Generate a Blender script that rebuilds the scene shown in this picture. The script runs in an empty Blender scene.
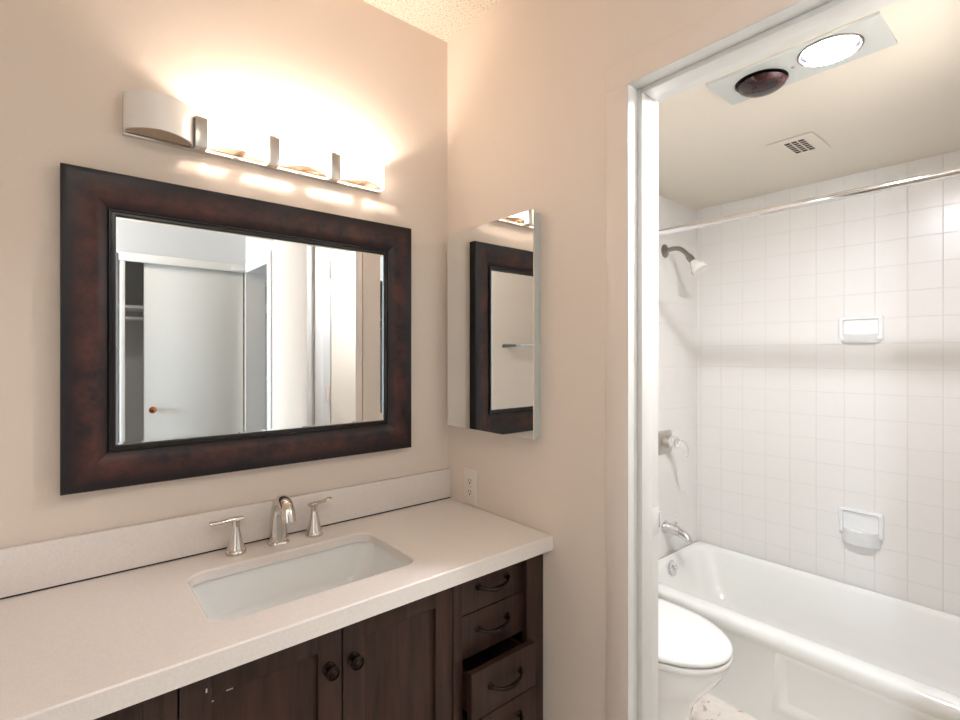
import bpy, bmesh, math, random
from mathutils import Vector, Matrix
random.seed(4)
S = bpy.context.scene
COL = S.collection

# ------------------------------------------------------------------ camera, world, lights, exposure
FPX = 501.996
CAM = (-1.0657, -1.4553, 1.37)
cd = bpy.data.cameras.new('camera'); co = bpy.data.objects.new('camera', cd); COL.objects.link(co)
co.location = CAM
co.rotation_euler = (math.pi/2, 0, -math.radians(90-50.0821))
cd.sensor_width = 36; cd.lens = FPX/960*36; cd.shift_y = -5/960; cd.clip_start = .02
S.camera = co

S.view_settings.view_transform = 'Standard'; S.view_settings.look = 'None'
S.view_settings.gamma = 1; S.view_settings.use_curve_mapping = False
S.view_settings.exposure = 0.75

w = bpy.data.worlds.new('world'); S.world = w; w.use_nodes = True
w.node_tree.nodes['Background'].inputs[0].default_value = (.72, .86, 1, 1)
w.node_tree.nodes['Background'].inputs[1].default_value = 2.0

def area(name, loc, rot, sx, sy, power, col):
    l = bpy.data.lights.new(name, 'AREA'); l.shape = 'RECTANGLE'; l.size = sx; l.size_y = sy
    l.energy = power; l.color = col
    o = bpy.data.objects.new(name, l); COL.objects.link(o); o.location = loc; o.rotation_euler = rot
    return o
# daylight coming through an invented, unseen bedroom window (on the far left, outside the glass)
area('window_daylight', (-4.32, -1.9, 1.5), (0, -math.pi/2, 0), 1.5, 1.5, 215, (.70, .85, 1))

BULB_W = 880.0       # radiance of the vanity bulbs
CAN_W = 430.0        # radiance of the bathroom ceiling lamp
FILL_W = 16.0        # radiance of the two added, unseen ceiling fill lamps

# ------------------------------------------------------------------ materials
def lin(c):
    return tuple((x/12.92 if x <= .04045 else ((x+.055)/1.055)**2.4) for x in [v/255 for v in c]) + (1,)
def newmat(name):
    m = bpy.data.materials.new(name); m.use_nodes = True
    return m, m.node_tree, m.node_tree.nodes['Principled BSDF']
def pmat(name, rgb, rough=.5, metal=0, bump=0, bscale=200, var=0, vscale=6, coat=0, spec=.5, det=3):
    m, t, b = newmat(name)
    b.inputs['Base Color'].default_value = lin(rgb); b.inputs['Roughness'].default_value = rough
    b.inputs['Metallic'].default_value = metal; b.inputs['Specular IOR Level'].default_value = spec
    b.inputs['Coat Weight'].default_value = coat; b.inputs['Coat Roughness'].default_value = .1
    tc = t.nodes.new('ShaderNodeTexCoord')
    if bump:
        n = t.nodes.new('ShaderNodeTexNoise'); n.inputs['Scale'].default_value = bscale; n.inputs['Detail'].default_value = det
        t.links.new(tc.outputs['Object'], n.inputs['Vector'])
        bp = t.nodes.new('ShaderNodeBump'); bp.inputs['Strength'].default_value = bump; bp.inputs['Distance'].default_value = .002
        t.links.new(n.outputs['Fac'], bp.inputs['Height']); t.links.new(bp.outputs['Normal'], b.inputs['Normal'])
    if var:
        n = t.nodes.new('ShaderNodeTexNoise'); n.inputs['Scale'].default_value = vscale; n.inputs['Detail'].default_value = 4
        t.links.new(tc.outputs['Object'], n.inputs['Vector'])
        r = t.nodes.new('ShaderNodeValToRGB')
        c = lin(rgb); k = 1-var
        r.color_ramp.elements[0].position = .35; r.color_ramp.elements[1].position = .65
        r.color_ramp.elements[0].color = (c[0]*k, c[1]*k, c[2]*k, 1); r.color_ramp.elements[1].color = c
        t.links.new(n.outputs['Fac'], r.inputs['Fac']); t.links.new(r.outputs['Color'], b.inputs['Base Color'])
    return m

M = {}
M['wall'] = pmat('beige_wall_paint', (229, 214, 200), .6, bump=.25, bscale=260)
M['wall_white'] = pmat('white_wall_paint', (198, 199, 200), .6, bump=.2, bscale=260)
M['trim'] = pmat('white_trim_paint', (218, 216, 212), .42, bump=.05, bscale=60)
M['casing'] = pmat('cream_casing_paint', (230, 215, 203), .4, bump=.05, bscale=60)
M['bath_ceiling'] = pmat('cream_ceiling_paint', (228, 220, 206), .55, bump=.3, bscale=120)
M['quartz'] = pmat('white_quartz', (236, 227, 220), .22, var=.06, vscale=240)
M['ceramic'] = pmat('white_ceramic', (240, 240, 238), .08, coat=.4)
M['tub'] = pmat('white_enamel', (242, 242, 237), .12, coat=.3)
M['plastic'] = pmat('white_plastic', (242, 241, 238), .25)
M['ivory'] = pmat('ivory_plastic', (232, 222, 210), .35)
M['chrome'] = pmat('chrome', (225, 225, 226), .06, 1)
M['nickel'] = pmat('polished_nickel', (222, 217, 212), .09, 1)
M['satin'] = pmat('satin_nickel', (200, 194, 188), .3, 1)
M['bronze'] = pmat('dark_bronze', (62, 50, 46), .26, .9, var=.5, vscale=60)
M['recess'] = pmat('grey_recess', (16, 16, 16), .8, spec=.1)
M['steel'] = pmat('worn_steel', (150, 144, 138), .28, 1)
M['copper'] = pmat('copper_knob', (190, 120, 80), .2, 1)
M['black'] = pmat('dark_gap', (14, 11, 10), .7)
M['dark'] = pmat('dark_void', (28, 26, 25), .8)
M['mirror'] = pmat('mirror_silver', (236, 238, 238), .0, 1)
M['carpet'] = pmat('beige_carpet', (190, 178, 160), .95, bump=1, bscale=400, var=.2, vscale=300)
M['closet'] = pmat('grey_closet_paint', (176, 177, 178), .7, bump=.2, bscale=200)
M['plate'] = pmat('brushed_plate', (205, 208, 205), .35, .35)
M['door'] = pmat('white_door_paint', (212, 212, 208), .4, bump=.15, bscale=90)
M['bathdoor'] = pmat('cream_door_paint', (236, 228, 212), .35, bump=.1, bscale=90)
M['chip'] = pmat('bare_chip', (215, 200, 190), .6)
M['showerhead'] = pmat('pearl_plastic', (232, 228, 218), .12, coat=.6)

def mat_popcorn():
    m, t, b = newmat('popcorn_ceiling'); b.inputs['Roughness'].default_value = .95
    tc = t.nodes.new('ShaderNodeTexCoord')
    v = t.nodes.new('ShaderNodeTexNoise'); v.inputs['Scale'].default_value = 150; v.inputs['Detail'].default_value = 5; v.inputs['Roughness'].default_value = .7
    t.links.new(tc.outputs['Object'], v.inputs['Vector'])
    r = t.nodes.new('ShaderNodeValToRGB'); r.color_ramp.elements[0].position = .36; r.color_ramp.elements[1].position = .5
    r.color_ramp.elements[0].color = lin((205, 180, 154)); r.color_ramp.elements[1].color = lin((246, 236, 222))
    bp = t.nodes.new('ShaderNodeBump'); bp.inputs['Strength'].default_value = 1; bp.inputs['Distance'].default_value = .006
    t.links.new(v.outputs['Fac'], r.inputs['Fac']); t.links.new(r.outputs['Color'], b.inputs['Base Color'])
    t.links.new(v.outputs['Fac'], bp.inputs['Height']); t.links.new(bp.outputs['Normal'], b.inputs['Normal'])
    return m
M['popcorn'] = mat_popcorn()

def mat_wood():
    m, t, b = newmat('espresso_wood'); b.inputs['Roughness'].default_value = .38; b.inputs['Specular IOR Level'].default_value = .35
    tc = t.nodes.new('ShaderNodeTexCoord'); mp = t.nodes.new('ShaderNodeMapping')
    mp.inputs['Scale'].default_value = (26, 26, 2.2)
    t.links.new(tc.outputs['Object'], mp.inputs['Vector'])
    n = t.nodes.new('ShaderNodeTexNoise'); n.inputs['Scale'].default_value = 2; n.inputs['Detail'].default_value = 7; n.inputs['Roughness'].default_value = .65
    t.links.new(mp.outputs['Vector'], n.inputs['Vector'])
    r = t.nodes.new('ShaderNodeValToRGB')
    r.color_ramp.elements[0].position = .3; r.color_ramp.elements[1].position = .72
    r.color_ramp.elements[0].color = lin((38, 23, 19)); r.color_ramp.elements[1].color = lin((72, 48, 39))
    t.links.new(n.outputs['Fac'], r.inputs['Fac']); t.links.new(r.outputs['Color'], b.inputs['Base Color'])
    bp = t.nodes.new('ShaderNodeBump'); bp.inputs['Strength'].default_value = .15; bp.inputs['Distance'].default_value = .001
    t.links.new(n.outputs['Fac'], bp.inputs['Height']); t.links.new(bp.outputs['Normal'], b.inputs['Normal'])
    return m
M['wood'] = mat_wood()

def mat_frame():
    # dark lacquered frame finish: black at its rims rubbed back to oxblood along the middle
    m, t, b = newmat('oxblood_frame_finish'); b.inputs['Roughness'].default_value = .42; b.inputs['Specular IOR Level'].default_value = .35
    b.inputs['Coat Weight'].default_value = .12; b.inputs['Coat Roughness'].default_value = .25
    tc = t.nodes.new('ShaderNodeTexCoord')
    n = t.nodes.new('ShaderNodeTexNoise'); n.inputs['Scale'].default_value = 16; n.inputs['Detail'].default_value = 8; n.inputs['Roughness'].default_value = .65
    t.links.new(tc.outputs['Object'], n.inputs['Vector'])
    a = t.nodes.new('ShaderNodeAttribute'); a.attribute_name = 'rub'
    mu = t.nodes.new('ShaderNodeMath'); mu.operation = 'MULTIPLY'
    r0 = t.nodes.new('ShaderNodeMapRange'); r0.inputs[1].default_value = .36; r0.inputs[2].default_value = .62
    t.links.new(n.outputs['Fac'], r0.inputs[0]); t.links.new(r0.outputs[0], mu.inputs[0]); t.links.new(a.outputs['Fac'], mu.inputs[1])
    r = t.nodes.new('ShaderNodeValToRGB')
    r.color_ramp.elements[0].position = 0; r.color_ramp.elements[1].position = 1
    r.color_ramp.elements[0].color = lin((22, 17, 21)); r.color_ramp.elements[1].color = lin((80, 42, 36))
    t.links.new(mu.outputs[0], r.inputs['Fac']); t.links.new(r.outputs['Color'], b.inputs['Base Color'])
    return m
M['frame'] = mat_frame()
M['bead'] = pmat('black_bead', (26, 21, 20), .3)

def mat_tile(ax, off):
    # glazed 4 1/4 inch tiles in a square grid in world metres; ax = horizontal axis along the wall
    m, t, b = newmat('white_wall_tile_'+ax)
    tc = t.nodes.new('ShaderNodeNewGeometry'); sp = t.nodes.new('ShaderNodeSeparateXYZ')
    t.links.new(tc.outputs['Position'], sp.inputs[0])
    def line(sock, o):
        s = t.nodes.new('ShaderNodeMath'); s.operation = 'SUBTRACT'; s.inputs[1].default_value = o; t.links.new(sock, s.inputs[0])
        d = t.nodes.new('ShaderNodeMath'); d.operation = 'DIVIDE'; d.inputs[1].default_value = .1045; t.links.new(s.outputs[0], d.inputs[0])
        f = t.nodes.new('ShaderNodeMath'); f.operation = 'PINGPONG'; f.inputs[1].default_value = .5; t.links.new(d.outputs[0], f.inputs[0])
        return f.outputs[0]
    a1 = line(sp.outputs[ax], off); a2 = line(sp.outputs['Z'], 1.939)
    mn = t.nodes.new('ShaderNodeMath'); mn.operation = 'MINIMUM'; t.links.new(a1, mn.inputs[0]); t.links.new(a2, mn.inputs[1])
    mr = t.nodes.new('ShaderNodeMapRange'); mr.inputs[1].default_value = .006; mr.inputs[2].default_value = .02
    t.links.new(mn.outputs[0], mr.inputs[0])
    mx = t.nodes.new('ShaderNodeMix'); mx.data_type = 'RGBA'
    t.links.new(mr.outputs[0], mx.inputs[0]); mx.inputs[6].default_value = lin((220, 215, 210)); mx.inputs[7].default_value = lin((236, 233, 228))
    t.links.new(mx.outputs[2], b.inputs['Base Color'])
    r2 = t.nodes.new('ShaderNodeMapRange'); r2.inputs[3].default_value = .7; r2.inputs[4].default_value = .27
    t.links.new(mr.outputs[0], r2.inputs[0]); t.links.new(r2.outputs[0], b.inputs['Roughness'])
    bp = t.nodes.new('ShaderNodeBump'); bp.inputs['Strength'].default_value = .4; bp.inputs['Distance'].default_value = .002
    t.links.new(mr.outputs[0], bp.inputs['Height']); t.links.new(bp.outputs['Normal'], b.inputs['Normal'])
    return m
M['tile_y'] = mat_tile('Y', -.808); M['tile_x'] = mat_tile('X', 1.51)

def mat_floor():
    m, t, b = newmat('mottled_marble_floor'); b.inputs['Roughness'].default_value = .3
    tc = t.nodes.new('ShaderNodeTexCoord')
    n = t.nodes.new('ShaderNodeTexNoise'); n.inputs['Scale'].default_value = 26; n.inputs['Detail'].default_value = 6; n.inputs['Distortion'].default_value = .8
    t.links.new(tc.outputs['Object'], n.inputs['Vector'])
    r = t.nodes.new('ShaderNodeValToRGB'); e = r.color_ramp.elements
    e[0].position = .33; e[0].color = lin((206, 176, 176)); e[1].position = .62; e[1].color = lin((244, 238, 226))
    x = e.new(.39); x.color = lin((242, 228, 216))
    t.links.new(n.outputs['Fac'], r.inputs['Fac']); t.links.new(r.outputs['Color'], b.inputs['Base Color'])
    return m
M['floor'] = mat_floor()

def emis(name, rgb, s):
    m, t, b = newmat(name); b.inputs['Base Color'].default_value = (.8, .8, .8, 1)
    b.inputs['Emission Color'].default_value = lin(rgb); b.inputs['Emission Strength'].default_value = s
    return m
M['bulb'] = emis('halogen_bulb', (255, 236, 218), BULB_W)
M['can'] = emis('flood_lamp', (243, 246, 255), CAN_W)
M['fill_glow'] = emis('added_fill_glow', (255, 244, 232), FILL_W)  # glow shared by both added fill lamps
M['litglass'] = emis('lit_opal_glass', (255, 240, 224), 4.4)
M['opal'] = pmat('opal_glass', (246, 240, 233), .18, coat=.3)
M['tray'] = pmat('ribbed_tray', (196, 172, 146), .4)
m, t, b = newmat('red_heat_lamp'); b.inputs['Base Color'].default_value = lin((92, 18, 14)); b.inputs['Roughness'].default_value = .08
n = t.nodes.new('ShaderNodeTexNoise'); n.inputs['Scale'].default_value = 28; r = t.nodes.new('ShaderNodeValToRGB')
tc = t.nodes.new('ShaderNodeTexCoord'); t.links.new(tc.outputs['Object'], n.inputs['Vector'])
r.color_ramp.elements[0].position = .42; r.color_ramp.elements[0].color = lin((22, 12, 12)); r.color_ramp.elements[1].position = .62; r.color_ramp.elements[1].color = lin((52, 14, 13))
t.links.new(n.outputs['Fac'], r.inputs['Fac']); t.links.new(r.outputs['Color'], b.inputs['Base Color']); M['heat'] = m
m, t, b = newmat('clear_acrylic'); b.inputs['Base Color'].default_value = (1, 1, 1, 1); b.inputs['Roughness'].default_value = .03
b.inputs['Transmission Weight'].default_value = .9; b.inputs['IOR'].default_value = 1.49; M['acrylic'] = m
m, t, b = newmat('window_glass'); b.inputs['Base Color'].default_value = (1, 1, 1, 1); b.inputs['Roughness'].default_value = 0
b.inputs['Transmission Weight'].default_value = 1; b.inputs['IOR'].default_value = 1.02; M['glass'] = m

# ------------------------------------------------------------------ geometry helpers
def BM(): return bmesh.new()
def box(bm, x0, x1, y0, y1, z0, z1, bev=0, seg=2):
    x0, x1 = sorted((x0, x1)); y0, y1 = sorted((y0, y1)); z0, z1 = sorted((z0, z1))
    r = bmesh.ops.create_cube(bm, size=1)
    for v in r['verts']:
        v.co = Vector((x0+(v.co.x+.5)*(x1-x0), y0+(v.co.y+.5)*(y1-y0), z0+(v.co.z+.5)*(z1-z0)))
    if bev:
        es = list({e for v in r['verts'] for e in v.link_edges})
        bmesh.ops.bevel(bm, geom=es, offset=bev, segments=seg, profile=.5, affect='EDGES')
    return bm
def ring(bm, pts): return [bm.verts.new(p) for p in pts]
def bridge(bm, a, b):
    n = len(a)
    for i in range(n):
        j = (i+1) % n
        try: bm.faces.new((a[i], a[j], b[j], b[i]))
        except ValueError: pass
def cap(bm, a): 
    try: bm.faces.new(a)
    except ValueError: pass
def loops(bm, L, caps=True):
    R = [ring(bm, p) for p in L]
    for a, b in zip(R, R[1:]): bridge(bm, a, b)
    if caps: cap(bm, R[0]); cap(bm, R[-1])
    return R
def rr(cx, cy, hx, hy, r, z, n=8):
    """rounded rectangle loop in the xy plane, 4*(n+1) points"""
    r = min(r, hx-1e-4, hy-1e-4); P = []
    for k, (sx, sy) in enumerate(((1, 1), (-1, 1), (-1, -1), (1, -1))):
        for i in range(n+1):
            a = math.pi/2*(k + i/n)
            P.append((cx+sx*(hx-r)+r*math.cos(a), cy+sy*(hy-r)+r*math.sin(a), z))
    return P
def tube(bm, pts, rad, seg=16, caps=True):
    """tube through points; rad a number, a list, or list of (ra, rb)"""
    P = [Vector(p) for p in pts]; n = len(P)
    if not isinstance(rad, (list, tuple)): rad = [rad]*n
    T = [(P[min(i+1, n-1)]-P[max(i-1, 0)]).normalized() for i in range(n)]
    up = Vector((0, 0, 1)) if abs(T[0].z) < .9 else Vector((0, 1, 0))
    N = (up - T[0]*up.dot(T[0])).normalized(); L = []
    for i in range(n):
        N = (N - T[i]*N.dot(T[i])).normalized(); B = T[i].cross(N)
        r = rad[i]; ra, rb = r if isinstance(r, (list, tuple)) else (r, r)
        L.append([P[i]+N*ra*math.cos(2*math.pi*k/seg)+B*rb*math.sin(2*math.pi*k/seg) for k in range(seg)])
    loops(bm, L, caps)
    return bm
def spline(ctrl, n=8):
    """Catmull-Rom through tuples of any length"""
    P = [ctrl[0]]+list(ctrl)+[ctrl[-1]]; out = []
    for i in range(1, len(P)-2):
        for k in range(n):
            t = k/n
            out.append(tuple(.5*((2*b)+(-a+c)*t+(2*a-5*b+4*c-d)*t*t+(-a+3*b-3*c+d)*t**3) for a, b, c, d in zip(P[i-1], P[i], P[i+1], P[i+2])))
    out.append(tuple(ctrl[-1])); return out
def lathe(bm, prof, c, axis=(0, 0, 1), seg=32):
    """prof: (radius, height) along axis from point c"""
    ax = Vector(axis).normalized(); u = Vector((1, 0, 0)) if abs(ax.x) < .9 else Vector((0, 1, 0))
    u = (u-ax*u.dot(ax)).normalized(); v = ax.cross(u); c = Vector(c)
    loops(bm, [[c+ax*h+(u*math.cos(2*math.pi*k/seg)+v*math.sin(2*math.pi*k/seg))*max(r, 1e-4) for k in range(seg)] for r, h in prof])
    return bm
BASE = {}
def thing(name, loc, label=None, cat=None, group=None, kind=None):
    o = bpy.data.objects.new(name, None); COL.objects.link(o); o.location = loc; BASE[o.name] = Vector(loc)
    o.empty_display_size = .05
    return tag(o, label, cat, group, kind)
def tag(o, label=None, cat=None, group=None, kind=None):
    if label: o['label'] = label
    if cat: o['category'] = cat
    if group: o['group'] = group
    if kind: o['kind'] = kind
    return o
def obj(name, bm, mat, parent=None, smooth=False, label=None):
    bmesh.ops.recalc_face_normals(bm, faces=bm.faces)
    if parent is not None: b = BASE[parent.name]
    else:
        xs = [v.co for v in bm.verts]
        b = Vector(((min(v.x for v in xs)+max(v.x for v in xs))/2, (min(v.y for v in xs)+max(v.y for v in xs))/2, min(v.z for v in xs)))
    bmesh.ops.translate(bm, verts=bm.verts, vec=-b)
    me = bpy.data.meshes.new(name); bm.to_mesh(me); bm.free()
    me.materials.append(mat)
    o = bpy.data.objects.new(name, me); COL.objects.link(o); BASE[o.name] = b
    if parent is not None: o.parent = parent
    else: o.location = b
    if smooth:
        for p in me.polygons: p.use_smooth = True
        try: me.set_sharp_from_angle(angle=math.radians(smooth if smooth is not True else 40))
        except Exception: pass
    if label: o['label'] = label
    return o
def boxo(name, dims, mat, parent=None, bev=0, **k):
    return obj(name, box(BM(), *dims, bev), mat, parent, smooth=(40 if bev else False), **k)
def struct(name, boxes, mat, bev=0):
    bm = BM()
    for d in boxes: box(bm, *d, bev)
    o = obj(name, bm, mat); o['kind'] = 'structure'; return o

FL = .07           # floor level
CE = 2.49          # main ceiling
BC = 2.135         # bathroom ceiling
DY0, DY1, DH = -.746, -1.353, 2.033      # bathroom doorway
EY0, EY1, EH = -2.03, -2.55, 1.99        # far doorway
BY = -2.58         # closet wall
WX = -1.75         # left wall

# ------------------------------------------------------------------ the setting
struct('floor', [(-4.3, 0, -3.3, .12, FL-.1, FL)], M['carpet'])
struct('floor_bathroom', [(0, 1.63, -1.8, .12, FL-.1, FL+.002), (0, 1.63, -3.3, -1.8, FL-.1, FL+.002)], M['floor'])
struct('ceiling', [(-4.3, 0, -3.3, .12, CE, CE+.1)], M['popcorn'])
struct('ceiling_bathroom', [(.12, 1.63, -1.8, .12, BC, BC+.1)], M['bath_ceiling'])
struct('wall_back', [(-4.3, .12, 0, .12, FL, CE+.1)], M['wall'])
struct('wall_right', [(0, .12, DY0, 0, FL, CE+.1), (0, .12, DY1, DY0, DH, CE+.1), (0, .12, EY0, DY1, FL, CE+.1),
                      (0, .12, EY1, EY0, EH, CE+.1), (0, .12, -3.3, EY1, FL, CE+.1)], M['wall'])
struct('wall_left', [(WX-.12, WX, -1.72, 0, FL, CE)], M['wall'])
struct('wall_shower', [(.12, 1.63, -.16, .12, FL, BC)], M['tile_x'])
struct('wall_bath_far', [(1.51, 1.63, -1.8, -.16, FL, BC)], M['tile_y'])
struct('wall_bath_front', [(.12, 1.51, -1.8, -1.68, FL, BC)], M['wall'])
# closet wall with its opening and header
struct('wall_closet', [(-4.3, -1.3, BY-.1, BY, FL, CE), (-1.3, 0, BY-.1, BY, 2.035, CE)], M['wall_white'])
struct('wall_closet_inside', [(-1.4, 0, -3.3, -3.2, FL, CE), (-1.5, -1.4, -3.3, BY-.1, FL, CE)], M['closet'])
struct('wall_linen_far', [(.12, 1.63, -3.4, -3.3, FL, CE), (1.53, 1.63, -3.3, -1.8, FL, CE), (.12, 1.53, -1.9, -1.8, FL, CE)], M['wall_white'])
struct('ceiling_linen', [(.12, 1.63, -3.3, -1.8, CE, CE+.1)], M['wall_white'])
# invented bedroom window wall on the far left, unseen, lets the daylight in
struct('wall_window', [(-4.3, -4.2, -3.3, -2.65, FL, CE), (-4.3, -4.2, -1.15, 0, FL, CE), (-4.3, -4.2, -2.65, -1.15, FL, .8), (-4.3, -4.2, -2.65, -1.15, 2.2, CE)], M['wall_white'])
win = thing('window_1', (-4.25, -1.9, .8), kind='structure')
bm = BM()
for d in [(-4.27, -4.22, -2.65, -2.6, .8, 2.2), (-4.27, -4.22, -1.2, -1.15, .8, 2.2), (-4.27, -4.22, -2.6, -1.2, .8, .85), (-4.27, -4.22, -2.6, -1.2, 2.15, 2.2), (-4.265, -4.225, -1.92, -1.88, .85, 2.15)]: box(bm, *d)
obj('window_frame', bm, M['trim'], win)

# doorway trims
tr = thing('trim_1', (0, -1.05, FL), kind='structure')     # bathroom doorway
bm = BM(); cw = .062
box(bm, -.0045, -.0005, DY0-.001, DY0+cw, FL, DH, .0015); box(bm, -.0045, -.0005, DY1-cw, DY1+.001, FL, DH, .0015)
box(bm, -.0045, -.0005, DY1-cw, DY0+cw, DH, DH+cw, .0015)
obj('casing', bm, M['casing'], tr, smooth=40)
bm = BM()
box(bm, .1205, .134, DY0-.001, DY0+cw, FL, DH+cw, .002); box(bm, .1205, .134, DY1-cw, DY1+.001, FL, DH+cw, .002)
box(bm, .1205, .134, DY1+.001, DY0-.001, DH, DH+cw, .002)
obj('bathroom_casing', bm, M['trim'], tr, smooth=40)
bm = BM(); jt = .003
box(bm, -.0045, .132, DY0-jt, DY0-.0005, FL, DH); box(bm, -.0045, .132, DY1+.0005, DY1+jt, FL, DH); box(bm, -.0045, .132, DY1, DY0, DH-jt, DH-.0005)
obj('jamb', bm, M['trim'], tr)
bm = BM(); st = .016
box(bm, .036, .082, DY0-st, DY0-jt, FL, DH-jt, .0015); box(bm, .036, .082, DY1+jt, DY1+st, FL, DH-jt, .0015); box(bm, .036, .082, DY1+st, DY0-st, DH-st, DH-jt, .0015)
obj('door_stop', bm, M['trim'], tr, smooth=40)
bm = BM(); lathe(bm, [(.004, 0), (.004, .001), (.002, .0018)], (.06, DY0-st, 1.965), (0, -1, 0), 12); obj('stop_screw', bm, M['satin'], tr, smooth=40)
bm = BM()
box(bm, .088, .1315, DY0-jt-.0015, DY0-jt, .905, .975, .0006); box(bm,   .1345, .138, DY0-jt-.003, DY0-jt+.001, .92, .96, .0008)
obj('strike_plate', bm, M['trim'], tr, smooth=40)
tr = thing('trim_2', (0, -2.3, FL), kind='structure')      # far doorway
bm = BM(); cw = .065
box(bm, -.012, -.0005, EY0, EY0+cw, FL, EH+cw, .003); box(bm, -.012, -.0005, EY1, EY0, EH, EH+cw, .003)
obj('casing', bm, M['trim'], tr, smooth=40)
bm = BM()
box(bm, -.012, .13, EY0-.012, EY0-.0005, FL, EH); box(bm, -.012, .13, EY1+.0005, EY1+.012, FL, EH); box(bm, -.012, .13, EY1, EY0, EH-.012, EH-.0005)
obj('jamb', bm, M['trim'], tr)
tr = thing('trim_3', (-.39, BY, FL), kind='structure')     # closet opening
boxo('closet_header', (-.79, -.001, BY+.0005, BY+.014, 1.985, 2.04), M['trim'], tr, .002)
boxo('closet_jamb', (-.765, -.74, BY-.06, BY+.012, FL, 1.985), M['trim'], tr, .002)
boxo('door_track', (-.10, -.001, BY+.002, BY+.03, 1.992, 2.012), M['trim'], tr, .002)

# bathroom door, standing open into the bathroom
d1 = thing('door_1', (.13, -1.36, FL), kind='structure')
boxo('door_panel', (.137, .70, -1.384, -1.349, FL+.01, 2.02), M['bathdoor'], d1, .002)
bm = BM()
for z in (.35, 1.1, 1.82):
    lathe(bm, [(.006, 0), (.006, .09)], (.1335, -1.345, z), (0, 0, 1), 12)
    box(bm, .105, .131, -1.3495, -1.3475, z, z+.09)
obj('hinge', bm, M['casing'], d1, smooth=40)
bm = BM(); lathe(bm, [(.026, 0), (.026, .006), (.012, .012), (.012, .03), (.027, .042), (.027, .056), (.015, .064)], (.64, -1.349, .95), (0, 1, 0)); obj('door_knob', bm, M['satin'], d1, smooth=True)
# sliding closet door
d2 = thing('door_2', (-.32, BY-.03, FL), kind='structure')
boxo('door_panel', (-.633, -.012, BY-.055, BY-.02, FL+.015, 1.99), M['door'], d2, .0015)
bm = BM(); lathe(bm, [(.010, 0), (.010, .012), (.02, .02), (.023, .028), (.02, .037), (.008, .042)], (-.588, BY-.02, 1.0), (0, 1, 0)); obj('door_knob', bm, M['copper'], d2, smooth=True)

# closet fittings
sh = boxo('closet_shelf', (-1.399, -.001, -3.199, -2.86, 1.70, 1.722), M['trim'], None, .002)
tag(sh, 'white shelf inside the open closet, seen in the framed mirror', 'shelf')
bm = BM(); tube(bm, [(-1.399, -2.93, 1.63), (-.001, -2.93, 1.63)], .014); r = obj('closet_rod', bm, M['plate'], None, smooth=True)
tag(r, 'pale closet rod just below the shelf, seen in the framed mirror', 'rod')
su = thing('shelf_unit', (.5, -3.28, 1.15), 'white open shelf unit with grey back beyond the far doorway, seen in the mirror', 'shelves')
for x in (.135, .882): boxo('side_panel', (x, x+.018, -3.29, -3.0, 1.15, 2.0), M['trim'], su)
for z in (1.15, 1.75, 1.985): boxo('shelf', (.154, .881, -3.29, -3.0, z, z+(.05 if z == 1.75 else .02)), M['trim'], su)
boxo('back_panel', (.154, .881, -3.298, -3.291, 1.15, 2.0), M['closet'], su)
lr = thing('fill_lamp', (.8, -2.4, CE), 'added round fill lamp on the ceiling beyond the far doorway, unseen', 'lamp')  # unseen lamp added to brighten the room beyond the doorway
bm = BM(); lathe(bm, [(.15, 0), (.15, -.02), (.14, -.025)], (.8, -2.4, CE-.0005), (0, 0, 1), 40); obj('fill_base', bm, M['plate'], lr, smooth=40)
bm = BM(); lathe(bm, [(.135, -.026), (.13, -.05), (.10, -.075), (.06, -.09), (.001, -.095)], (.8, -2.4, CE), (0, 0, 1), 40); obj('fill_shade', bm, M['fill_glow'], lr, smooth=True)

# fill lamp added on the dressing-area ceiling, unseen behind the camera
cl = thing('fill_lamp', (-.95, -2.0, CE), 'added round white fill lamp on the ceiling behind the camera, unseen', 'lamp')
bm = BM(); lathe(bm, [(.17, 0), (.17, -.02), (.16, -.025)], (-.95, -2.0, CE-.0005), (0, 0, 1), 40); obj('fill_base', bm, M['plate'], cl, smooth=40)
bm = BM(); lathe(bm, [(.155, -.026), (.15, -.05), (.12, -.075), (.07, -.09), (.001, -.095)], (-.95, -2.0, CE), (0, 0, 1), 40); obj('fill_shade', bm, M['fill_glow'], cl, smooth=True)

# ------------------------------------------------------------------ vanity cabinets
CT, CB = .862, .822
CF = -.4675
def carcass(t, x0, x1, front):
    bm = BM()
    box(bm, x0, x0+.016, -.02, front, FL+.1, CB-.001); box(bm, x1-.016, x1, -.02, front, FL+.1, CB-.001)
    box(bm, x0+.016, x1-.016, -.02, front, FL+.1, FL+.116); box(bm, x0+.016, x1-.016, -.02, -.026, FL+.116, CB-.001)
    box(bm, x0, x1, -.02, front+.06, FL, FL+.1)
    return obj('carcass', bm, M['wood'], t)
def door(t, x0, x1, z0, z1, knob_x):
    bm = BM(); s = .05; y0, y1 = CF+.019, CF
    box(bm, x0, x0+s, y0, y1, z0, z1, .0015); box(bm, x1-s, x1, y0, y1, z0, z1, .0015)
    box(bm, x0+s, x1-s, y0, y1, z1-s, z1, .0015); box(bm, x0+s, x1-s, y0, y1, z0, z0+s, .0015)
    box(bm, x0+s-.004, x1-s+.004, y0, CF+.011, z0+s-.004, z1-s+.004)
    d = obj('door', bm, M['wood'], t, smooth=40)
    if knob_x is not None:
        bm = BM(); lathe(bm, [(.014, 0), (.014, .003), (.006, .006), (.005, .012), (.012, .016), (.0148, .020), (.0145, .0225), (.0122, .023), (.0115, .0215), (.009, .0225), (.0075, .025), (.0, .027)], (knob_x, CF-.0002, .727), (0, -1, 0), 32)
        obj('knob', bm, M['bronze'], d, smooth=35)
    return d
v = thing('vanity_cabinet', (-.62, -.25, FL), 'dark wood double-door vanity cabinet under the sink', 'cabinet')
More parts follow.
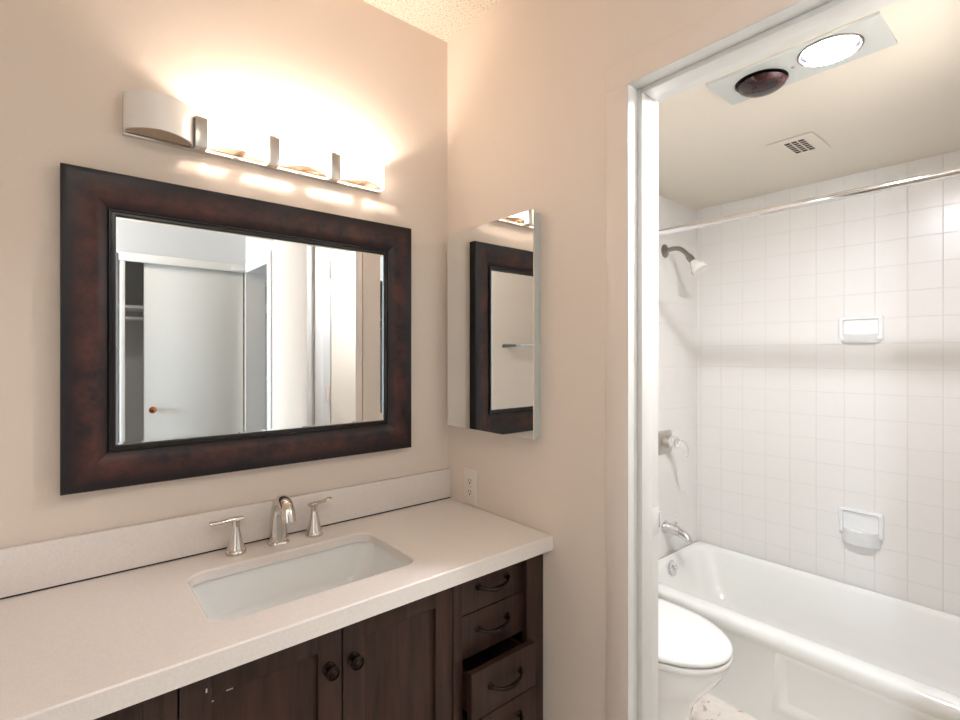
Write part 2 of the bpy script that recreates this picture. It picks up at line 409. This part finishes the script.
carcass(v, -.9095, -.3265, CF+.021)
dl = door(v, -.909, -.6150, FL+.11, .815, -.643)
door(v, -.612, -.3270, FL+.11, .815, -.589)
for d in ((-.869, -.8665, CF-.0006, CF+.001, .775, .782), (-.862, -.854, CF+.0103, CF+.0112, .7480, .7500),
          (-.833, -.822, CF+.0103, CF+.0112, .7572, .7590)):
    boxo('chipped_finish', d, M['chip'], dl, label='pale chip in the dark finish')
v = thing('vanity_cabinet', (-1.33, -.25, FL), 'dark wood vanity cabinet at the left, beside the double-door cabinet', 'cabinet')
carcass(v, -1.746, -.9115, CF+.021)
door(v, -1.33, -.9120, FL+.11, .815, -1.30); door(v, -1.746, -1.333, FL+.11, .815, -1.363)

# drawer unit
DX0, DX1 = -.296, -.068
t = thing('drawer_cabinet', (-.163, -.25, FL), 'narrow dark wood cabinet of drawers against the right wall', 'cabinet')
carcass(t, -.3245, -.003, CF+.021)
bm = BM()
box(bm, -.3245, DX0, CF+.021, CF, FL+.1, .8165, .001); box(bm, DX1, -.003, CF+.021, CF, FL+.1, .8165, .001)
box(bm, DX0, DX1, CF+.021, CF, FL+.1, FL+.13, .001)
obj('face_frame', bm, M['wood'], t, smooth=40)
def drawer(z0, z1, front):
    bm = BM(); box(bm, DX0+.0015, DX1-.0015, front+.018, front, z0, z1, .0012)
    d = obj('drawer', bm, M['wood'], t, smooth=40)
    bm = BM(); b0 = front+.018
    box(bm, DX0+.01, DX0+.02, b0, -.06, z0+.008, z1-.02); box(bm, DX1-.02, DX1-.01, b0, -.06, z0+.008, z1-.02); box(bm, DX0+.02, DX1-.02, b0, -.06, z0+.008, z0+.014)
    obj('drawer_box', bm, M['wood'], d)
    zc = (z0+z1)/2+.008; xc = (DX0+DX1)/2; bm = BM(); h = .051
    C = [(xc-h, front-.001, zc), (xc-h*.93, front-.012, zc-.001), (xc-h*.6, front-.022, zc-.006), (xc, front-.026, zc-.010), (xc+h*.6, front-.022, zc-.006), (xc+h*.93, front-.012, zc-.001), (xc+h, front-.001, zc)]
    R = [(.0075,), (.0050,), (.0045,), (.0068,), (.0045,), (.0050,), (.0075,)]
    tube(bm, spline(C, 6), [a[0] for a in spline(R, 6)], 12)
    for s in (-1, 1): lathe(bm, [(.0095, 0), (.0095, .0015), (.006, .004)], (xc+s*h, front-.0001, zc), (0, -1, 0), 20)
    obj('pull', bm, M['bronze'], d, smooth=50)
drawer(.7085, .812, CF+.016); drawer(.596, .7055, CF+.016)
drawer(.469, .587, CF-.034); drawer(.355, .466, CF-.034)
drawer(.206, .350, CF+.016)

# ------------------------------------------------------------------ worktop, backsplash, sink
cx, cy, hx, hy, cr = -.6155, -.2715, .229, .1385, .045
ox, oy, ohx, ohy = -.874, -.2525, .8735, .2515
bm = BM()
L = [rr(ox, oy, ohx-.02, ohy-.028, .002, CT-.025), rr(ox, oy, ohx-.02, ohy-.028, .002, CB), rr(ox, oy, ohx, ohy, .002, CB), rr(ox, oy, ohx, ohy, .002, CT-.003), rr(ox, oy, ohx-.0025, ohy-.0025, .002, CT),
     rr(cx, cy, hx+.003, hy+.003, cr, CT), rr(cx, cy, hx, hy, cr, CT-.004), rr(cx, cy, hx, hy, cr, CT-.025)]
R = loops(bm, L, caps=False); bridge(bm, R[-1], R[0])
o = obj('countertop', bm, M['quartz'], None, smooth=30); tag(o, 'white quartz vanity countertop with a cut-out for the sink', 'countertop')
bm = BM(); box(bm, -1.746, -.001, -.021, -.001, CT+.004, .965, .0015)
o = obj('backsplash', bm, M['quartz'], None, smooth=40); tag(o, 'low white quartz backsplash strip along the wall behind the faucet', 'backsplash')
boxo('sealant_gap', (-1.746, -.001, -.018, -.001, CT+.0002, CT+.004), M['black'], o)
bm = BM(); n = 10
L = [rr(cx, cy, .02, .02, .019, 0.7095, n), rr(cx, cy, hx-.09, hy-.055, .05, 0.7125, n), rr(cx, cy, hx-.045, hy-.028, .06, 0.7185, n), rr(cx, cy, hx-.025, hy-.012, .06, 0.7305, n), rr(cx, cy, hx-.012, hy-.003, .055, 0.7555, n),
     rr(cx, cy, hx+.004, hy+.004, .05, 0.8155, n), rr(cx, cy, hx+.006, hy+.006, .05, 0.8350, n), rr(cx, cy, hx+.03, hy+.03, .06, 0.8370, n), rr(cx, cy, hx+.03, hy+.03, .06, 0.8215, n),
     rr(cx, cy, hx+.016, hy+.016, .06, 0.8155, n), rr(cx, cy, hx+.0, hy+.005, .06, 0.7455, n), rr(cx, cy, hx-.04, hy-.03, .05, 0.6995, n), rr(cx, cy, .03, .03, .025, 0.6955, n)]
loops(bm, [[(x, y, z-.0008) for x, y, z in q] for q in L])
o = obj('sink', bm, M['ceramic'], None, smooth=60); tag(o, 'white rectangular undermount sink basin set in the countertop', 'sink')

# ------------------------------------------------------------------ faucet
f = thing('faucet', (-.613, -.07, CT), 'polished nickel arched faucet spout with two lever handles behind the sink', 'faucet')
bm = BM()
sx = -.6125; sy = -.062
loops(bm, [rr(sx, sy, .027, .024, .018, CT+.0002), rr(sx, sy, .027, .024, .018, CT+.004), rr(sx, sy, .0245, .0215, .017, CT+.007)])
C = [(sx, sy, CT+.005, .0245, .022), (sx, sy, CT+.03, .023, .021), (sx, sy-.001, CT+.06, .0215, .0195), (sx, sy-.004, CT+.085, .0205, .0185), (sx, sy-.013, CT+.106, .0200, .0175),
     (sx, sy-.030, CT+.119, .0195, .0165), (sx, sy-.052, CT+.119, .0190, .0160), (sx, sy-.070, CT+.108, .0185, .0155), (sx, sy-.079, CT+.093, .0180, .0150), (sx, sy-.083, CT+.076, .0175, .0145)]
Q = spline(C, 5)
P = [Vector(q[:3]) for q in Q]; L = []
for i, q in enumerate(Q):
    T = (P[min(i+1, len(P)-1)]-P[max(i-1, 0)]).normalized(); X = Vector((1, 0, 0)); N = X.cross(T).normalized()
    L.append([P[i]+X*q[3]*math.cos(2*math.pi*k/28)+N*q[4]*math.sin(2*math.pi*k/28) for k in range(28)])
loops(bm, L)
obj('spout', bm, M['nickel'], f, smooth=50)
for hx_, dirx, diry, ln, rise in ((-.720, -1, .06, .057, .001), (-.515, .93, .30, .052, .006)):
    yb = -.068
    bm = BM(); lathe(bm, [(.0245, .0002), (.0245, .006), (.0235, .010), (.0215, .0115), (.0215, .0135), (.0195, .018), (.0145, .036), (.0105, .056), (.0088, .068), (.0088, .078), (.0095, .084), (.009, .088), (.004, .0895)], (hx_, yb, CT), (0, 0, 1))
    h = obj('handle', bm, M['nickel'], f, smooth=45)
    bm = BM(); z = CT+.085
    C = [(-.016, .0035, .0095, .005), (0, .0035, .0105, .0062), (ln*.3, .003, .0085, .0055), (ln*.65, rise*.45, .0080, .005), (ln*.9, rise, .0098, .0052), (ln+.004, rise+.0005, .0090, .0048)]
    L = []; dv = Vector((dirx, diry, 0)).normalized(); sv = Vector((-dv.y, dv.x, 0)); Q = spline(C, 5)
    for q in Q:
        c = Vector((hx_, yb, z+q[1]))+dv*q[0]
        L.append([c+sv*q[2]*math.cos(2*math.pi*k/16)+Vector((0, 0, 1))*q[3]*math.sin(2*math.pi*k/16) for k in range(16)])
    loops(bm, L); obj('lever', bm, M['nickel'], h, smooth=50)

# ------------------------------------------------------------------ framed mirror
FX0, FX1, FZ0, FZ1 = -1.0655, -.1705, 1.0635, 1.7895
fm = thing('framed_mirror', ((FX0+FX1)/2, 0, FZ0), 'large rectangular wall mirror in a wide dark oxblood frame above the sink', 'mirror')
def mitred(name, prof, mat, rub=None):
    """sweep profile (inset, height) round the rectangle with mitred corners"""
    bm = BM(); lay = bm.verts.layers.float.new('rub')
    L = []
    for k, (d, h) in enumerate(prof):
        rg = ring(bm, [(FX0+d*1.035, -h, FZ0+d), (FX1-d*.965, -h, FZ0+d), (FX1-d*.965, -h, FZ1-d), (FX0+d*1.035, -h, FZ1-d)])
        for vv in rg: vv[lay] = rub[k] if rub else 0
        L.append(rg)
    for a, b in zip(L, L[1:]): bridge(bm, a, b)
    bridge(bm, L[-1], L[0])
    return obj(name, bm, mat, fm, smooth=30)
prof = [(0, .001), (0, .030), (.002, .033), (.006, .034), (.014, .0345), (.03, .034), (.045, .032), (.058, .029), (.070, .024), (.078, .020), (.082, .018), (.082, .001)]
rub = [0, 0, 0, 0, .12, .7, 1, 1, .6, .2, 0, 0]
mitred('frame', prof, M['frame'], rub)
mitred('inner_bead', [(.0822, .001), (.0822, .0195), (.0835, .0225), (.086, .0225), (.0875, .020), (.088, .0185), (.091, .0185), (.0945, .0195), (.0955, .0185), (.0965, .0155), (.0965, .001)], M['bead'])
gx0, gx1, gz0, gz1 = FX0+.0988, FX1-.092, FZ0+.0955, FZ1-.0955
bm = BM(); bw = .006; 
def rect(d, y): return [(gx0+d, y, gz0+d), (gx1-d, y, gz0+d), (gx1-d, y, gz1-d), (gx0+d, y, gz1-d)]
loops(bm, [rect(0, -.003), rect(0, -.0135), rect(bw, -.0141)])
obj('mirror_glass', bm, M['mirror'], fm)

# ------------------------------------------------------------------ medicine cabinet
mc = thing('medicine_cabinet', (0, -.25, 1.127), 'mirrored medicine cabinet on the right wall beside the corner', 'cabinet')
boxo('cabinet_body', (-.021, -.0005, -.455, -.051, 1.132, 1.780), M['plate'], mc, .001)
boxo('cabinet_door', (-.031, -.0215, -.459, -.047, 1.1275, 1.785), M['plate'], mc, .0008)
bm = BM()
def rect(d, x): return [(x, -.460+d, 1.127+d), (x, -.046-d, 1.127+d), (x, -.046-d, 1.7855-d), (x, -.460+d, 1.7855-d)]
loops(bm, [rect(0, -.0312), rect(0, -.0335), rect(.0015, -.0345)]); obj('mirror_glass', bm, M['mirror'], mc)

# ------------------------------------------------------------------ outlet
ou = thing('wall_outlet', (0, -.1375, .869), 'ivory duplex wall outlet above the right end of the countertop', 'outlet')
boxo('cover_plate', (-.006, -.0005, -.173, -.102, .869, .984), M['ivory'], ou, .0025)
for zc in (.9455, .9075):
    bm = BM()
    P = []
    for k in range(24):
        a = 2*math.pi*k/24; P.append((max(-.0165, min(.0165, .0175*math.cos(a))), max(-.0135, min(.0135, .0175*math.sin(a)))))
    loops(bm, [[(-.0058, -.1375+a, zc+b) for a, b in P], [(-.0085, -.1375+a, zc+b) for a, b in P]])
    rc = obj('receptacle', bm, M['ivory'], ou)
    bm = BM(); box(bm, -.0084, -.0092, -.1450, -.1433, zc+.000, zc+.008); box(bm, -.0084, -.0092, -.1317, -.1300, zc+.000, zc+.007); lathe(bm, [(.0028, 0), (.0028, .0008)], (-.0084, -.1375, zc-.006), (-1, 0, 0), 12)
    obj('slots', bm, M['black'], rc)
bm = BM(); lathe(bm, [(.003, 0), (.0025, .0012)], (-.0058, -.1375, .9265), (-1, 0, 0), 12); obj('screw', bm, M['satin'], ou)

# ------------------------------------------------------------------ vanity light
vl = thing('vanity_light', (-.616, 0, 1.887), 'four-shade bar light above the framed mirror, leftmost shade unlit', 'light')
boxo('backplate', (-.953, -.277, -.016, -.0005, 1.889, 1.975), M['nickel'], vl, .001)
boxo('rail', (-.953, -.277, -.020, -.0165, 1.889, 1.8925), M['nickel'], vl, .001)
SX = [(-.953, -.810), (-.780, -.633), (-.603, -.458), (-.427, -.279)]
for k in range(3):
    a, b = SX[k][1]+.001, SX[k+1][0]-.001
    boxo('divider', (a, b, -.052, -.0165, 1.888, 1.963), M['satin'], vl, .0012)
def arc(x0, x1, off, n=20):
    return [(x0+(x1-x0)*i/n, -(.040+.046*math.sin(math.pi*i/n)**.85)+off) for i in range(n+1)]
for k, (a, b) in enumerate(SX):
    lit = k > 0
    bm = BM(); th = .004
    O = [(a, -.018)]+arc(a, b, 0)+[(b, -.018)]
    I = [(a+th, -.018)]+arc(a+th, b-th, th)+[(b-th, -.018)]
    z0, z1 = 1.894, 1.979
    r1 = ring(bm, [(x, y, z0) for x, y in O]); r2 = ring(bm, [(x, y, z1) for x, y in O])
    r3 = ring(bm, [(x, y, z1) for x, y in I]); r4 = ring(bm, [(x, y, z0) for x, y in I])
    for p, q in ((r1, r2), (r2, r3), (r3, r4), (r4, r1)):
        for i in range(len(p)-1): bm.faces.new((p[i], p[i+1], q[i+1], q[i]))
    for i in (0, -1): bm.faces.new((r1[i], r2[i], r3[i], r4[i]))
    s = obj('glass_shade', bm, M['litglass' if lit else 'opal'], vl, smooth=50, label='lit white glass shade' if lit else 'unlit white glass shade')
    # ribbed tray under the shade
    bm = BM(); A = arc(a+th, b-th, th+.001, 28)
    for i in range(0, 28):
        (x0, y0), (x1, y1) = A[i], A[i+1]; xm = x0+(x1-x0)*(.74 if lit else .9)
        box(bm, x0, xm, max(y0, y1), -.027, 1.8945, 1.8965)
    box(bm, a+th, b-th, -.034, -.027, 1.8925, 1.8945)
    obj('ribbed_tray', bm, M['tray'], s)
    bm = BM(); xc = (a+b)/2
    lathe(bm, [(.008, .004), (.008, .02), (.007, .022)], (xc, -.050, 1.898), (0, 0, 1), 16); box(bm, xc-.008, xc+.008, -.05, -.016, 1.8985, 1.906)
    obj('lamp_socket', bm, M['ceramic'], s, smooth=40)
    bm = BM(); lathe(bm, [(.0065, .0225), (.0075, .030), (.0075, .046), (.004, .052), (.0005, .053)], (xc, -.050, 1.898), (0, 0, 1), 12)
    obj('bulb', bm, M['bulb'] if lit else M['opal'], s, smooth=True)

# ------------------------------------------------------------------ bathtub
TX0, TX1, TY0, TY1 = .822, 1.508, -1.678, -.162
tcx, tcy, thx, thy = (TX0+TX1)/2, (TY0+TY1)/2, (TX1-TX0)/2, (TY1-TY0)/2
RZ = .402
icx, icy, ihx, ihy = tcx+.018, tcy+.015, thx-.066, thy-.055
tb = thing('bathtub', (tcx, tcy, FL), 'white enamel bathtub along the tiled wall beyond the doorway', 'bathtub')
n = 10
def T(dx, z, r=.02): return rr(tcx, tcy, thx-dx, thy-dx, r, z, n)
def I(dx, dy, z, r): return rr(icx, icy, ihx-dx, ihy-dy, r, z, n)
bm = BM()
L = [T(.02, FL+.002, .01), T(.012, .19, .01), T(.010, .335, .01), T(.004, .352, .014), T(.0, .365, .016), T(.0, .385, .02), T(.006, .397, .02), T(.018, RZ, .02),
     I(-.02, -.02, RZ, .12), I(-.008, -.008, RZ-.005, .115), I(0, 0, RZ-.018, .11), I(.008, .010, RZ-.06, .11), I(.03, .045, .24, .12), I(.05, .08, .18, .13), I(.08, .13, .15, .14), I(.16, .3, .142, .12)]
loops(bm, L)
obj('tub_shell', bm, M['tub'], tb, smooth=60)
bm = BM()   # raised border of the apron panel
ya, yb_, za, zb = -.795, -1.60, .345, .16; xx = TX0+.0105
ap = lambda d, x: [(x, ya-d, zb+d), (x, ya-d, za-d), (x, yb_+d, za-d), (x, yb_+d, zb+d)]
loops(bm, [ap(-.03, xx+.004), ap(-.014, xx-.002), ap(-.004, xx-.0045), ap(.004, xx-.0045), ap(.014, xx-.002), ap(.03, xx+.004)], caps=False)
obj('apron_panel', bm, M['tub'], tb, smooth=60)
bm = BM(); lathe(bm, [(.036, 0), (.036, .004), (.031, .007), (.012, .006), (.01, .010), (.003, .011)], (1.168, -.2125, .358), (0, -1, .2)); ov = obj('overflow_plate', bm, M['chrome'], tb, smooth=35)
bm = BM(); tube(bm, [(1.168, -.222, .352), (1.170, -.232, .36), (1.174, -.226, .374)], [.004, .004, .003], 10); obj('drain_lever', bm, M['chrome'], ov, smooth=True)

# tub spout, valve, shower
bm = BM(); sx = 1.19
tube(bm, spline([(sx, -.1605, .535), (sx, -.19, .535), (sx, -.225, .532), (sx, -.255, .524), (sx, -.276, .510), (sx, -.283, .494)], 5), [a[0] for a in spline([(.026,), (.025,), (.023,), (.020,), (.017,), (.015,)], 5)], 20)
lathe(bm, [(.030, .0005), (.030, .006), (.026, .010)], (sx, -.16, .535), (0, -1, 0))
ts = obj('tub_spout', bm, M['chrome'], None, smooth=45); tag(ts, 'chrome tub spout on the tiled wall just above the tub', 'spout')
bm = BM(); lathe(bm, [(.004, 0), (.004, .012), (.010, .014), (.010, .020), (.004, .022)], (sx, -.215, .552), (0, 0, 1), 16); obj('diverter_knob', bm, M['chrome'], ts, smooth=40)
va = thing('shower_valve', (1.18, -.16, .95), 'chrome shower valve plate with clear curved lever on the tiled wall', 'valve')
bm = BM()
def sr(hx, hz, r, y): return [(1.18+p[0], y, .948+p[1]) for p in rr(0, 0, hx, hz, r, 0, 6)]
loops(bm, [sr(.064, .056, .02, -.1605), sr(.064, .056, .02, -.166), sr(.056, .048, .018, -.171)])
lathe(bm, [(.030, 0), (.026, .02), (.022, .028)], (1.18, -.17, .95), (0, -1, 0))
obj('escutcheon', bm, M['satin'], va, smooth=40)
bm = BM(); lathe(bm, [(.024, 0), (.028, .012), (.026, .03), (.012, .038)], (1.18, -.199, .955), (0, -1, 0), 20)
tube(bm, spline([(1.18, -.225, .96), (1.182, -.255, .955), (1.184, -.272, .93), (1.184, -.272, .895)], 5), [(.013 - .004*i/15) for i in range(16)], 12)
obj('lever', bm, M['acrylic'], va, smooth=45)
sh = thing('shower', (1.19, -.16, 1.875), 'small pearl shower head on a curved metal arm, high on the tiled wall', 'shower')
bm = BM(); lathe(bm, [(.033, .0005), (.032, .004), (.02, .010), (.012, .014)], (1.19, -.16, 1.875), (0, -1, 0)); obj('flange', bm, M['steel'], sh, smooth=45)
bm = BM(); tube(bm, spline([(1.19, -.165, 1.875), (1.19, -.205, 1.880), (1.19, -.24, 1.872), (1.19, -.268, 1.848), (1.19, -.285, 1.826)], 6), .0105, 16)
tube(bm, [(1.19, -.278, 1.835), (1.19, -.290, 1.820), (1.19, -.302, 1.804)], [.014, .017, .014], 16); obj('arm', bm, M['steel'], sh, smooth=45)
bm = BM(); lathe(bm, [(.013, 0), (.018, .008), (.026, .024), (.030, .036), (.032, .04), (.036, .042), (.037, .058), (.034, .062), (.028, .062), (.001, .058)], (1.19, -.300, 1.806), (0, -.62, -.78)); obj('shower_head', bm, M['showerhead'], sh, smooth=35)
bm = BM()
rd = thing('shower_rod', (.785, -.9, 1.862), 'chrome shower curtain rod running across above the tub', 'rod')
tube(bm, [(.785, -.1615, 1.862), (.785, -1.6785, 1.862)], .0127, 24); obj('pole', bm, M['chrome'], rd, smooth=True)
for y, s in ((-.1605, -1), (-1.6795, 1)):
    bm = BM(); lathe(bm, [(.03, 0), (.03, .004), (.018, .015), (.0145, .022)], (.785, y, 1.862), (0, s, 0)); obj('flange', bm, M['chrome'], rd, smooth=40)

# soap dishes
def soap(z0, z1, lip, drop, label):
    t = thing('soap_dish', (1.51, -.866, z0), label, 'soap dish')
    ym = -.866; hw = .077; bm = BM(); xw = 1.5095
    def r(hy, a, b, rad, x): return [(x, ym+p[0], (a+b)/2+p[1]) for p in rr(0, 0, hy, (b-a)/2, rad, 0, 5)]
    loops(bm, [r(hw, z0, z1, .012, xw), r(hw, z0, z1, .012, xw-.008), r(hw-.004, z0+.004, z1-.004, .010, xw-.012), r(hw-.014, z0+.014, z1-.012, .010, xw-.012),
               r(hw-.018, z0+.018, z1-.016, .008, xw-.003), r(hw-.03, z0+.03, z1-.03, .006, xw-.0025)])
    obj('dish_frame', bm, M['ceramic'], t, smooth=45)
    bm = BM(); zt = z0+.028
    def h(d, z, k=1): return [(xw-.001-max(0, (1-abs(p)**3.0))*d*k, ym+p*hw*.86, z) for p in [i/10-1 for i in range(21)]]
    a = ring(bm, h(lip, zt)); b = ring(bm, h(lip, zt-.010)); c = ring(bm, h(lip*.55, z0-drop))
    d = ring(bm, h(lip-.008, zt)); e = ring(bm, h(lip-.012, zt-.008))
    for p, q in ((d, a), (a, b), (b, c), (e, d)):
        for i in range(20): bm.faces.new((p[i], p[i+1], q[i+1], q[i]))
    cap(bm, c); cap(bm, e)
    obj('tray', bm, M['ceramic'], t, smooth=45)
soap(1.43, 1.532, .035, .008, 'upper of the two white ceramic soap dishes on the tiled wall')
soap(.612, .722, .055, .036, 'lower of the two white ceramic soap dishes, just above the tub')

# ------------------------------------------------------------------ toilet
to = thing('toilet', (.475, -.5, FL), 'white toilet with closed lid beside the bathtub', 'toilet')
TC = .472
def egg(w, y_back, y_front, z, n=48, cxo=0, sq=2.3):
    ym = y_back-(y_back-y_front)*.42; P = []
    for k in range(n):
        a = 2*math.pi*k/n; c, s = math.cos(a), math.sin(a)
        if s > 0: e = 2/2.6; yy = ym+(y_back-ym)*abs(s)**e; xw = abs(c)**e
        else: e = 2/2.05; yy = ym-(ym-y_front)*abs(s)**e; xw = abs(c)**e
        P.append((TC+math.copysign(w*xw, c), yy, z))
    return P
bm = BM()
L = [egg(.138, -.25, -.655, FL+.003), egg(.138, -.25, -.655, FL+.02), egg(.128, -.25, -.65, FL+.05), egg(.125, -.25, -.65, FL+.12), egg(.132, -.25, -.665, FL+.18), egg(.148, -.25, -.70, FL+.235), egg(.163, -.26, -.74, FL+.285), egg(.174, -.27, -.764, FL+.325), egg(.177, -.28, -.773, FL+.345), egg(.175, -.28, -.771, FL+.352), egg(.15, -.30, -.74, FL+.353)]
loops(bm, L); obj('bowl', bm, M['ceramic'], to, smooth=60)
bm = BM(); loops(bm, [egg(.178, -.345, -.776, FL+.357), egg(.181, -.342, -.779, FL+.362), egg(.181, -.342, -.779, FL+.371), egg(.178, -.345, -.776, FL+.375)]); obj('seat', bm, M['plastic'], to, smooth=50)
bm = BM(); loops(bm, [egg(.177, -.345, -.775, FL+.379), egg(.181, -.342, -.779, FL+.383), egg(.181, -.342, -.779, FL+.390), egg(.175, -.348, -.773, FL+.397), egg(.150, -.37, -.745, FL+.401), egg(.05, -.45, -.60, FL+.404)]); obj('lid', bm, M['plastic'], to, smooth=50)
bm = BM(); box(bm, TC-.21, TC+.21, -.185, -.34, FL+.36, FL+.70, .02, 3); box(bm, TC-.1, TC+.1, -.2, -.33, FL+.2, FL+.37, .02, 3); tk = obj('tank', bm, M['ceramic'], to, smooth=50)
boxo('tank_lid', (TC-.22, TC+.22, -.178, -.35, FL+.701, FL+.735), M['ceramic'], to, .012)
bm = BM(); lathe(bm, [(.012, 0), (.012, .01)], (TC-.15, -.341, FL+.64), (0, -1, 0), 16); tube(bm, [(TC-.15, -.354, FL+.64), (TC-.10, -.358, FL+.635), (TC-.07, -.358, FL+.632)], .006, 10); obj('flush_lever', bm, M['chrome'], tk, smooth=45)

# ------------------------------------------------------------------ bathroom ceiling fittings
hl = thing('ceiling_heater', (.415, -.97, BC), 'white metal ceiling plate holding a red heat lamp and a lit lamp', 'light')
PX0, PX1, PY0, PY1 = .330, .498, -1.170, -.778; zt, zb = BC-.0005, BC-.008
HC, LC = (.425, -.888), (.402, -1.056)
def ringpts(c, r, z, n=40): return [(c[0]+r*math.cos(2*math.pi*k/n), c[1]+r*math.sin(2*math.pi*k/n), z) for k in range(n)]
bm = BM()
ym = -.968
for (c, y0, y1) in ((HC, ym, PY1), (LC, PY0, ym)):       # plate with two round holes
    n = 40; out = []
    for k in range(n):
        a = 2*math.pi*k/n; dx, dy = math.cos(a), math.sin(a); s = 1e9
        for d, lo, hi, cc in ((dx, PX0, PX1, c[0]), (dy, y0, y1, c[1])):
            if d > 1e-9: s = min(s, (hi-cc)/d)
            elif d < -1e-9: s = min(s, (lo-cc)/d)
        out.append((c[0]+dx*s, c[1]+dy*s))
    for qx in (PX0, PX1):
        for qy in (y0, y1):
            k = min(range(n), key=lambda i: (out[i][0]-qx)**2+(out[i][1]-qy)**2); out[k] = (qx, qy)
    a = ring(bm, [(x, y, zb) for x, y in out]); b = ring(bm, ringpts(c, .066, zb)); d = ring(bm, ringpts(c, .064, zt)); e = ring(bm, [(x, y, zt) for x, y in out])
    bridge(bm, a, b); bridge(bm, b, d); bridge(bm, e, a)
obj('mounting_plate', bm, M['plate'], hl, smooth=30)
bm = BM(); lathe(bm, [(.0645, 0), (.0635, -.002), (.001, -.0021)], (HC[0], HC[1], BC-.0008), (0, 0, 1)); obj('lamp_recess', bm, M['black'], hl)
bm = BM(); lathe(bm, [(.050, -.004), (.058, -.009), (.060, -.015), (.056, -.023), (.043, -.031), (.022, -.036), (.004, -.0372), (.0005, -.0372)], (HC[0], HC[1]-.002, BC), (0, 0, 1), 40); obj('heat_lamp', bm, M['heat'], hl, smooth=True, label='dark red heat lamp')
bm = BM(); lathe(bm, [(.0645, 0), (.0640, -.002), (.001, -.0021)], (LC[0], LC[1], BC-.0008), (0, 0, 1)); obj('lamp_recess', bm, M['recess'], hl)
bm = BM()
prof = [(.069, -.0082), (.069, -.0105), (.066, -.012), (.0635, -.0105), (.0625, -.004)]
lathe_p = prof; L = [[(LC[0]+r*math.cos(2*math.pi*k/40), LC[1]+r*math.sin(2*math.pi*k/40), BC+h) for k in range(40)] for r, h in lathe_p]
loops(bm, L, caps=False); obj('trim_ring', bm, M['steel'], hl, smooth=True)
bm = BM(); lathe(bm, [(.0485, -.004), (.0505, -.007), (.050, -.009), (.047, -.0105), (.0455, -.0095), (.040, -.0120), (.0385, -.011), (.030, -.0135), (.029, -.0125), (.001, -.0145)], (LC[0], LC[1], BC), (0, 0, 1), 40); obj('flood_lamp', bm, M['can'], hl, smooth=30, label='glowing white flood lamp')
bm = BM(); lathe(bm, [(.005, 0), (.005, -.003), (.002, -.004)], (.412, -.971, zb), (0, 0, 1), 12); obj('thumb_screw', bm, M['satin'], hl, smooth=40)

ev = thing('exhaust_vent', (1.0, -.79, BC), 'small cream exhaust vent with dark slots in the bathroom ceiling', 'vent')
vx0, vx1, vy0, vy1 = .905, 1.115, -.868, -.722; gx = (.944, 1.072); gy = (-.829, -.766)
bm = BM(); a, b = BC-.0035, BC-.0022
box(bm, vx0, gx[0], vy0, vy1, a, b); box(bm, gx[1], vx1, vy0, vy1, a, b); box(bm, gx[0], gx[1], vy0, gy[0], a, b); box(bm, gx[0], gx[1], gy[1], vy1, a, b)
for k in (1, 2): y = gy[0]+(gy[1]-gy[0])*k/3; box(bm, gx[0], gx[1], y-.0018, y+.0018, a, b)
for k in range(1, 6): x = gx[0]+(gx[1]-gx[0])*k/6; box(bm, x-.0018, x+.0018, gy[0], gy[1], a, b)
obj('grille', bm, M['bath_ceiling'], ev)
boxo('vent_opening', (gx[0]-.001, gx[1]+.001, gy[0]-.001, gy[1]+.001, BC-.002, BC-.0004), M['black'], ev)

# ------------------------------------------------------------------ towel bar on the left wall (seen in the mirrors)
tw = thing('towel_bar', (WX, -1.25, 1.44), 'chrome towel bar on the beige left wall, seen only in the mirrors', 'towel bar')
bm = BM(); box(bm, WX+.060, WX+.072, -1.50, -.93, 1.432, 1.452, .002); obj('bar', bm, M['chrome'], tw, smooth=40)
for y in (-1.487, -.945):
    boxo('bracket', (WX+.0005, WX+.062, y-.016, y+.016, 1.424, 1.46), M['chrome'], tw, .003)
